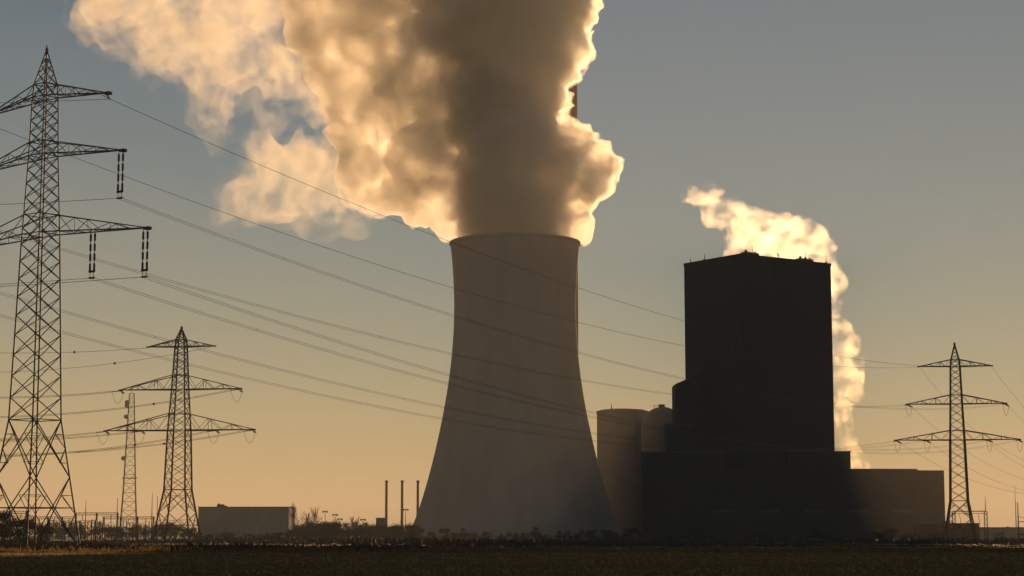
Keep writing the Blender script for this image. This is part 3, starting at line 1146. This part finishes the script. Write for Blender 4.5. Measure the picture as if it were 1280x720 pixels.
# named trees on the left skyline
for kind, px, py, Y, lab, wide in (
        ('slim', 366, 631, 860, "tall bare tree touching the right end of the grey hall", .9),
        ('bare', 374, 637, 870, "bare tree just right of the grey hall", .9),
        ('slim', 383, 640, 880, "slender bare tree in the middle of the bare group", 1.0),
        ('slim', 396, 633, 865, "tall slender bare tree before the floodlight poles", .8),
        ('bare', 390, 641, 850, "low spreading bare tree among the slender ones", 1.0),
        ('bush', 422, 648, 900, "dark round bushy tree below the floodlights", 1.15),
        ('bush', 409, 651, 880, "smaller dark bushy tree left of the round one", 1.0),
        ('slim', 442, 645, 950, "narrow dark tree with a pointed top", 1.2),
        ('bush', 452, 654, 930, "low dark bushy tree left of the square block", 1.0),
        ('bare', 461, 654, 960, "thin bare tree touching the square block", 1.1),
        ('bush', 493, 651.5, 1000, "dark bushy tree below the slim stacks", 1.4),
        ('bush', 511, 652, 1000, "dark bushy tree at the cooling tower edge", 1.3)):
    plant(kind, px, py, Y, lab, "trees on the left skyline", wide)
for px, py, Y, k_ in ((6, 636, 330, 'bush'), (-14, 630, 340, 'bush'), (24, 642, 335, 'bush'), (40, 640, 320, 'bare'), (14, 634, 350, 'bare'), (54, 648, 330, 'bush')):
    plant(k_, px, py, Y, {'bush': "dark bushy tree behind the tall pylon legs", 'bare': "bare tree among bushes behind the tall pylon legs"}[k_], "trees behind the tall pylon", 1.05)
for px in range(60, 250, 8):
    plant(rng.choice(('bush', 'bush', 'shrub', 'bare')), px + rng.uniform(-4, 4), rng.uniform(648, 658), rng.uniform(840, 1040),
          "hazy brown tree in the brush between the left pylons", "trees in the brush between the pylons", rng.uniform(.8, 1.2))
for px in range(250, 520, 11):
    plant('shrub', px + rng.uniform(-5, 5), rng.uniform(660, 667), rng.uniform(860, 960), "low dark shrub before the grey hall and stacks", "shrubs before the grey hall and stacks", rng.uniform(.8, 1.3))
for px in range(372, 520, 8):
    plant(rng.choice(('bush', 'bush', 'shrub')), px + rng.uniform(-4, 4), rng.uniform(649.5, 658), rng.uniform(1000, 1120), "hazy dark tree in the belt left of the cooling tower", "trees in the belt left of the cooling tower", rng.uniform(.9, 1.3))
for px in range(520, 1290, 18):
    plant(rng.choice(('bush', 'shrub')), px + rng.uniform(-6, 6), rng.uniform(657, 666) if px < 1180 else rng.uniform(668, 674), rng.uniform(620, 760), "dark tree in the shaded row at the foot of the plant",
          "trees at the foot of the plant", rng.uniform(.8, 1.2))

# continuous low undergrowth below the trees and the far wood on the horizon
ug = MB()
ur = random.Random(5)
for i in range(16000):
    Y = ur.uniform(300, 640)
    w = Y * .34
    x = ur.uniform(-w, w)
    h = (1.1 + .8 * math.sin(x * .05 + Y * .02)) * ur.uniform(.3, 1.0)
    if h < .15: continue
    if Y < 420: h *= .35
    s_ = ur.uniform(.25, .6)
    a_ = ur.uniform(0, 6.28)
    ug.tri(Vector((x - math.cos(a_) * s_, Y - math.sin(a_) * s_, -.02)), Vector((x + math.cos(a_) * s_, Y + math.sin(a_) * s_, -.02)), Vector((x + ur.uniform(-.3, .3), Y, h)))
for i in range(14000):
    Y = 211 + 60 * ur.random() ** 1.6
    w = Y * .30
    x = ur.uniform(-w, w)
    fall = 1.0 if x < -24 else max(.25, 1.0 - (x + 24) * .03)
    h = ur.uniform(.3, 1.0) * fall * (.75 + .25 * math.sin(x * .31) + .15 * math.sin(x * .83))
    if h < .1: continue
    s_ = ur.uniform(.15, .4)
    a_ = ur.uniform(0, 6.28)
    ug.tri(Vector((x - math.cos(a_) * s_, Y - math.sin(a_) * s_, -.02)), Vector((x + math.cos(a_) * s_, Y + math.sin(a_) * s_, -.02)), Vector((x + ur.uniform(-.2, .2), Y, h)))
tag(ug.build("undergrowth", M['twig']), "dark low brush covering the ground below the trees", "undergrowth", kind="stuff")
fw = MB()
for i in range(24000):
    x = ur.uniform(-900, 900)
    Y = 2300 + ur.uniform(-30, 30)
    top = 11 + 4 * math.sin(x * .021) + 3 * math.sin(x * .057 + 1) + 2 * math.sin(x * .13)
    z = top * ur.random() ** .7
    s_ = ur.uniform(.6, 1.6)
    u = Vector((ur.uniform(-1, 1), ur.uniform(-1, 1), ur.uniform(-1, 1))) * s_
    t_ = u.orthogonal()
    p = Vector((x, Y, z))
    fw.tri(p - u, p + u, p + t_)
tag(fw.build("far_wood", M['leaf']), "far hazy wood along the horizon", "wood", kind="stuff")

# ------------------------------------------------------------------ steam
LAT = 48
_nrng = np.random.default_rng(42)
_lat = _nrng.random((LAT, LAT, LAT)).astype(np.float32) * 2 - 1


def vnoise(p):
    i = np.floor(p).astype(np.int32)
    f = (p - i).astype(np.float32)
    f = f * f * (3 - 2 * f)
    i0 = i % LAT; i1 = (i + 1) % LAT
    x0, y0, z0 = i0.T; x1, y1, z1 = i1.T
    fx, fy, fz = f.T
    l = _lat
    c00 = l[x0, y0, z0] * (1 - fx) + l[x1, y0, z0] * fx
    c10 = l[x0, y1, z0] * (1 - fx) + l[x1, y1, z0] * fx
    c01 = l[x0, y0, z1] * (1 - fx) + l[x1, y0, z1] * fx
    c11 = l[x0, y1, z1] * (1 - fx) + l[x1, y1, z1] * fx
    return (c00 * (1 - fy) + c10 * fy) * (1 - fz) + (c01 * (1 - fy) + c11 * fy) * fz


def surface_nets(Fg, org, h):
    nx, ny, nz = Fg.shape
    ins = Fg < 0
    cs = np.zeros((nx - 1, ny - 1, nz - 1), np.int8)
    for dx in (0, 1):
        for dy in (0, 1):
            for dz in (0, 1):
                cs += ins[dx:nx - 1 + dx, dy:ny - 1 + dy, dz:nz - 1 + dz]
    act = (cs > 0) & (cs < 8)
    idx = -np.ones(act.shape, np.int64)
    ci = np.argwhere(act)
    idx[act] = np.arange(len(ci))
    acc = np.zeros((len(ci), 3), np.float64); cnt = np.zeros(len(ci))
    corners = [(a_, b_, c_) for a_ in (0, 1) for b_ in (0, 1) for c_ in (0, 1)]
    for a_ in corners:
        for ax in range(3):
            if a_[ax] == 1: continue
            b_ = list(a_); b_[ax] = 1
            fa = Fg[ci[:, 0] + a_[0], ci[:, 1] + a_[1], ci[:, 2] + a_[2]]
            fb = Fg[ci[:, 0] + b_[0], ci[:, 1] + b_[1], ci[:, 2] + b_[2]]
            m = (fa < 0) != (fb < 0)
            t_ = np.where(m, fa / np.where(fa == fb, 1, fa - fb), 0)
            pos = np.tile(np.array(a_, float), (len(ci), 1))
            pos[:, ax] += t_
            acc[m] += pos[m]; cnt[m] += 1
    v = (ci + acc / cnt[:, None]) * h + np.array(org)
    quads = []
    for ax in range(3):
        s0 = [slice(1, -1)] * 3; s1 = [slice(1, -1)] * 3
        s0[ax] = slice(0, -1); s1[ax] = slice(1, None)
        A = ins[tuple(s0)]; B = ins[tuple(s1)]
        for m, flip in ((A & ~B, False), (~A & B, True)):
            e = np.argwhere(m)
            if not len(e): continue
            for o_ in range(3):
                if o_ != ax: e[:, o_] += 1
            u, w_ = [(1, 2), (2, 0), (0, 1)][ax]
            def cell(du, dw):
                c = e.copy(); c[:, u] -= du; c[:, w_] -= dw
                return idx[c[:, 0], c[:, 1], c[:, 2]]
            q = np.stack([cell(1, 1), cell(0, 1), cell(0, 0), cell(1, 0)], 1)
            if flip: q = q[:, ::-1]
            quads.append(q)
    return v, np.concatenate(quads)


def steam_mesh(name, balls, h, amps, mat, parent, k_smooth=4.0, zmin=None, billow=True, seed=0, shrink=0.0):
    """balls: (x,y,z,r) world metres -> fractal hull -> one mesh"""
    b = np.array(balls, float)
    pad = 14
    lo = (b[:, :3] - b[:, 3:4]).min(0) - pad; hi = (b[:, :3] + b[:, 3:4]).max(0) + pad
    nn = np.ceil((hi - lo) / h).astype(int) + 1
    X = (lo[0] + h * np.arange(nn[0])).astype(np.float32); Yg = (lo[1] + h * np.arange(nn[1])).astype(np.float32); Z = (lo[2] + h * np.arange(nn[2])).astype(np.float32)
    S = np.zeros(nn, np.float32)
    for x, y, z, r in b:
        ext = r + 12
        i0 = max(int((x - ext - lo[0]) / h), 0); i1 = min(int((x + ext - lo[0]) / h) + 2, nn[0])
        j0 = max(int((y - ext - lo[1]) / h), 0); j1 = min(int((y + ext - lo[1]) / h) + 2, nn[1])
        l0 = max(int((z - ext - lo[2]) / h), 0); l1 = min(int((z + ext - lo[2]) / h) + 2, nn[2])
        d = np.sqrt((X[i0:i1, None, None] - x) ** 2 + (Yg[None, j0:j1, None] - y) ** 2 + (Z[None, None, l0:l1] - z) ** 2) - r
        S[i0:i1, j0:j1, l0:l1] += np.exp(-np.clip(d, -60, 60) / k_smooth)
    Fg = np.where(S > 1e-6, -k_smooth * np.log(np.maximum(S, 1e-6)), 12).astype(np.float32)
    Fg = np.minimum(Fg, 12) + shrink
    m = np.argwhere(np.abs(Fg) < 13.9)
    pts = m * h + lo
    warp = np.stack([vnoise(pts / 37 + 5.1 + seed), vnoise(pts / 37 + 19.7 + seed), vnoise(pts / 37 + 31.3 + seed)], 1) * 9
    pts = pts + warp
    disp = np.zeros(len(m), np.float32)
    for wl, am in amps:
        nv = vnoise(pts / wl + 7.77 * wl + seed)
        disp += am * ((1 - 2.2 * np.abs(nv)) if billow else nv * 1.6)
    Fg[m[:, 0], m[:, 1], m[:, 2]] -= disp
    if zmin is not None:
        Fg = np.maximum(Fg, (zmin - Z)[None, None, :])
    Fg = np.maximum(Fg, (Z - STEAM_TOP)[None, None, :])
    Fg[0] = Fg[-1] = 5; Fg[:, 0] = Fg[:, -1] = 5; Fg[:, :, 0] = Fg[:, :, -1] = 5
    v, q = surface_nets(Fg, lo, h)
    # keep only the large connected bodies (no stray puffs)
    lab = np.arange(len(v))
    for _ in range(400):
        m_ = lab[q].min(1)
        new = lab.copy()
        for c_ in range(4):
            np.minimum.at(new, q[:, c_], m_)
        new = new[new]
        if (new == lab).all(): break
        lab = new
    cnt_ = np.bincount(lab, minlength=len(v))
    keep = cnt_[lab] > 0.04 * len(v)
    q = q[keep[q[:, 0]]]
    re_ = np.cumsum(keep) - 1
    v = v[keep]; q = re_[q]
    me = bpy.data.meshes.new(name)
    me.vertices.add(len(v)); me.vertices.foreach_set("co", v.astype(np.float32).ravel())
    me.loops.add(len(q) * 4); me.loops.foreach_set("vertex_index", q.astype(np.int32).ravel())
    me.polygons.add(len(q)); me.polygons.foreach_set("loop_start", np.arange(0, len(q) * 4, 4, dtype=np.int32))
    me.update(calc_edges=True)
    me.validate()
    me.materials.append(mat)
    o = bpy.data.objects.new(name, me)
    col.objects.link(o)
    if parent is not None:
        o.parent = parent
        o.matrix_parent_inverse = Matrix.Translation(-Vector(parent.location))
    return o


def B(px, py, rpx, dy=0.0, Y=TY):
    p = P(px, py, Y + dy)
    return (p.x, p.y, p.z, rpx * px_scale(py, Y + dy))


plume = empty("steam_plume", (tc_x, TY, TOP_Z))
tag(plume, "huge billowing steam plume rising from the cooling tower and drifting left", "steam")
M['steam'] = wisp_mat('dense_steam', PLUME_SIGMA * 1.25, (1.0, 0.985, 0.96), STEAM_G, 0.040, 0.30, 0.54, 13.0)
M['wisp'] = wisp_mat('thin_steam', 0.032, (1.0, 0.965, 0.92), 0.5, 0.036, 0.39, 0.66, 3.0)
M['veil'] = wisp_mat('veil_steam', 0.009, (1.0, 0.985, 0.96), 0.5, 0.045, 0.44, 0.66, 9.0)
core = [
    (644, 312, 70, 0), (644, 290, 74, 0), (640, 264, 73, 0), (642, 240, 72, -8), (652, 212, 64, 0), (640, 180, 66, 0), (636, 140, 64, 10), (636, 105, 68, 10), (638, 60, 76, 10),
    (640, 10, 82, 10), (645, -45, 92, 10),
    (722, 283, 17, -10), (712, 268, 18, 0), (728, 214, 40, -14), (752, 205, 19, -10), (715, 185, 30, -10), (745, 228, 18, 8), (730, 250, 14, 5),
    (682, 124, 22, -10), (693, 134, 13, -5), (700, 75, 26, -4), (712, 48, 20, -12), (718, 18, 24, 0), (728, -10, 24, 0), (735, -45, 34, 0),
    (590, 215, 44, 0), (592, 120, 50, 0), (596, 60, 50, 0), (600, 0, 60, 0), (585, 170, 46, 6), (592, 255, 34, 4), (596, 285, 26, 0), (570, 268, 26, 6), (545, 262, 16, 4), (520, 262, 15, 0), (560, 235, 42, -10), (528, 236, 30, 6), (500, 244, 22, 4), (478, 248, 14, 0),
    (520, 200, 38, -12), (548, 165, 46, 5), (505, 165, 34, 12), (478, 208, 26, 20), (470, 180, 20, 15), (545, 110, 54, 5), (500, 105, 44, -5), (560, 50, 62, 8), (500, 50, 48, -8), (555, -10, 70, 0), (490, -15, 55, 0),
    (446, 212, 28, 6), (440, 172, 26, 16), (432, 128, 28, 4), (416, 84, 36, 0), (462, 250, 16, 0), (452, 235, 20, 8), (400, 40, 38, 6), (395, -10, 44, 0),
    (470, 130, 28, 10), (455, 90, 32, 0), (450, 35, 42, 0), (440, -25, 50, 0),
]
srng = random.Random(4)
STEAM_TOP = P(640, -26, TY + 60).z
left_core = [c for c in core if c[0] < 605]
core = [c for c in core if c not in left_core]
core += [(690, 60, 45, 38), (690, 0, 55, 40), (654, 122, 36, 30), (672, 182, 40, 36), (690, -50, 60, 40), (676, 230, 48, 30),
         (592, 208, 22, 5), (584, 150, 24, -4), (566, 92, 30, 8), (594, 246, 16, -5), (556, 40, 34, 5), (540, 128, 18, 10), (552, 190, 17, 12), (560, -10, 40, 0), (600, 180, 18, 10), (578, 118, 20, 0)]
cb_ = [B(x, y, r * .93, d) for x, y, r, d in core]
# cauliflower: smaller puffs on the big ones
extra = []
for (x, y, z, r) in cb_:
    if z < TOP_Z + 12: continue
    for _ in range(int(6 + r * .25)):
        v = Vector((srng.gauss(0, 1), srng.gauss(0, 1), srng.gauss(0, 1))).normalized()
        r2 = r * srng.uniform(.18, .34)
        extra.append((x + v.x * (r - r2 * .35), y + v.y * (r - r2 * .35), z + v.z * (r - r2 * .35), r2))
extra2 = []
for (x, y, z, r) in extra:
    for _ in range(4):
        v = Vector((srng.gauss(0, 1), srng.gauss(0, 1), srng.gauss(0, 1))).normalized()
        r2 = r * srng.uniform(.25, .45)
        if r2 > 1.2: extra2.append((x + v.x * (r - r2 * .2), y + v.y * (r - r2 * .2), z + v.z * (r - r2 * .2), r2))
body = steam_mesh("billow", cb_ + extra + extra2, 1.5, ((22, 2.6), (10, 2.6), (5, 1.8), (2.8, .8)), M['steam'], plume, 1.0, TOP_Z - 5)
M['fold'] = wisp_mat('folded_steam', 0.13, (1.0, 0.975, 0.94), 0.56, 0.024, 0.375, 0.58, 21.0)
lb = [B(x, y, r * .95, d) for x, y, r, d in left_core]
lx = []
for (x, y, z, r) in lb:
    for _ in range(8):
        v = Vector((srng.gauss(0, 1), srng.gauss(0, 1), srng.gauss(0, 1))).normalized()
        r2 = r * srng.uniform(.2, .36)
        lx.append((x + v.x * (r - r2 * .3), y + v.y * (r - r2 * .3), z + v.z * (r - r2 * .3), r2))
steam_mesh("folds", lb + lx, 1.8, ((22, 3.0), (10, 2.0), (5, 1.2)), M['fold'], plume, 1.6, TOP_Z - 5, True, 31.0)
wisp = [
    (440, 232, 34, 10), (455, 255, 14, 0), (418, 245, 26, 0), (395, 240, 26, 5), (370, 236, 26, 0), (345, 238, 26, -5), (320, 246, 23, 0), (296, 256, 18, 0), (276, 264, 11, 0), (300, 236, 14, 5),
    (425, 205, 24, 15), (440, 180, 26, 20), (450, 150, 30, 10), (430, 120, 30, 0), (405, 95, 34, 5), (370, 90, 32, 0), (345, 120, 26, 10), (395, 55, 48, 0), (340, 50, 50, 0), (285, 60, 46, 5), (240, 60, 42, 0),
    (270, 105, 32, 0), (268, 135, 22, 0), (264, 152, 13, 0), (300, 105, 24, 0), (205, 45, 38, 0), (170, 35, 32, 5), (135, 28, 26, 0), (108, 22, 17, 0), (200, 85, 20, 8),
    (430, 258, 18, 8), (400, 262, 16, -4), (372, 262, 16, 5), (345, 262, 17, 0), (320, 265, 15, -5), (465, 256, 15, 0), (285, 250, 16, 6), (440, 205, 26, -10), (400, 225, 24, -12), (360, 222, 20, 10),
    (400, -10, 60, 0), (330, -15, 58, 0), (260, -10, 52, 0), (190, -10, 44, 0), (130, -8, 34, 0), (330, 180, 14, 8), (405, 135, 20, 10), (375, 205, 18, 10),
]
wb = [B(x, y, r * 1.12, d) for x, y, r, d in wisp]
steam_mesh("wisps", wb, 2.2, ((34, 6.0), (15, 4.5), (7, 2.8), (4, 1.0)), M['wisp'], plume, 3.0, None, False, 3.0, 0.5)
veil = [(x, y, r * 1.4 + 9, d) for x, y, r, d in wisp]
steam_mesh("veil", [B(x, y, r * .95, d) for x, y, r, d in veil], 3.0, ((36, 7), (16, 5.5), (8, 3)), M['veil'], plume, 3.0, None, False, 9.0, 0.0)

# the small plume behind the boiler house
VY = 1345
M['steam2'] = wisp_mat('lit_steam', 0.021, (1.0, 0.93, 0.84), 0.76, 0.085, 0.42, 0.70, 5.0)
small = empty("steam_cloud", P(1072, 586, VY))
tag(small, "small glowing steam cloud curling behind and over the boiler house", "steam")
sp = [(1071, 578, 11), (1065, 564, 12), (1061, 550, 11), (1056, 534, 11), (1054, 518, 12), (1056, 500, 15), (1060, 482, 17), (1061, 464, 17), (1058, 446, 15), (1055, 428, 12), (1051, 412, 11), (1048, 404, 10), (1047, 396, 9), (1045, 388, 9), (1044, 380, 8),
      (1043, 371, 8), (1043, 362, 8), (1042, 353, 9), (1040, 344, 10), (1039, 335, 11), (1033, 328, 11), (1024, 314, 18), (1010, 304, 23), (992, 300, 26), (972, 298, 28), (952, 292, 27), (934, 283, 25), (918, 273, 22), (904, 265, 19), (890, 257, 17), (876, 250, 14), (864, 246, 11), (854, 244, 7),
      (1000, 335, 24), (960, 335, 28), (930, 318, 20)]
steam_mesh("billow", [B(x, y, r * 1.12, srng.uniform(-6, 6), VY) for x, y, r in sp], 1.5, ((16, 2.6), (8, 2.0), (4, 1.2)), M['steam2'], small, 2.0, None, False, 13.0, 0.3)

# ------------------------------------------------------------------ haze: air between the camera and everything
HT = STEAM_TOP + 6
hz = MB().box(-FAR * .43, FAR * .43, -150, FAR + 50, -1.0, HT)
ho = hz.build("haze", volume_mat('haze_air', HAZE_DENSITY, HAZE_COLOR, HAZE_G))
tag(ho, kind="stuff")
ho['label'] = "thin golden morning haze filling the air over the fields"
ho['category'] = "haze"
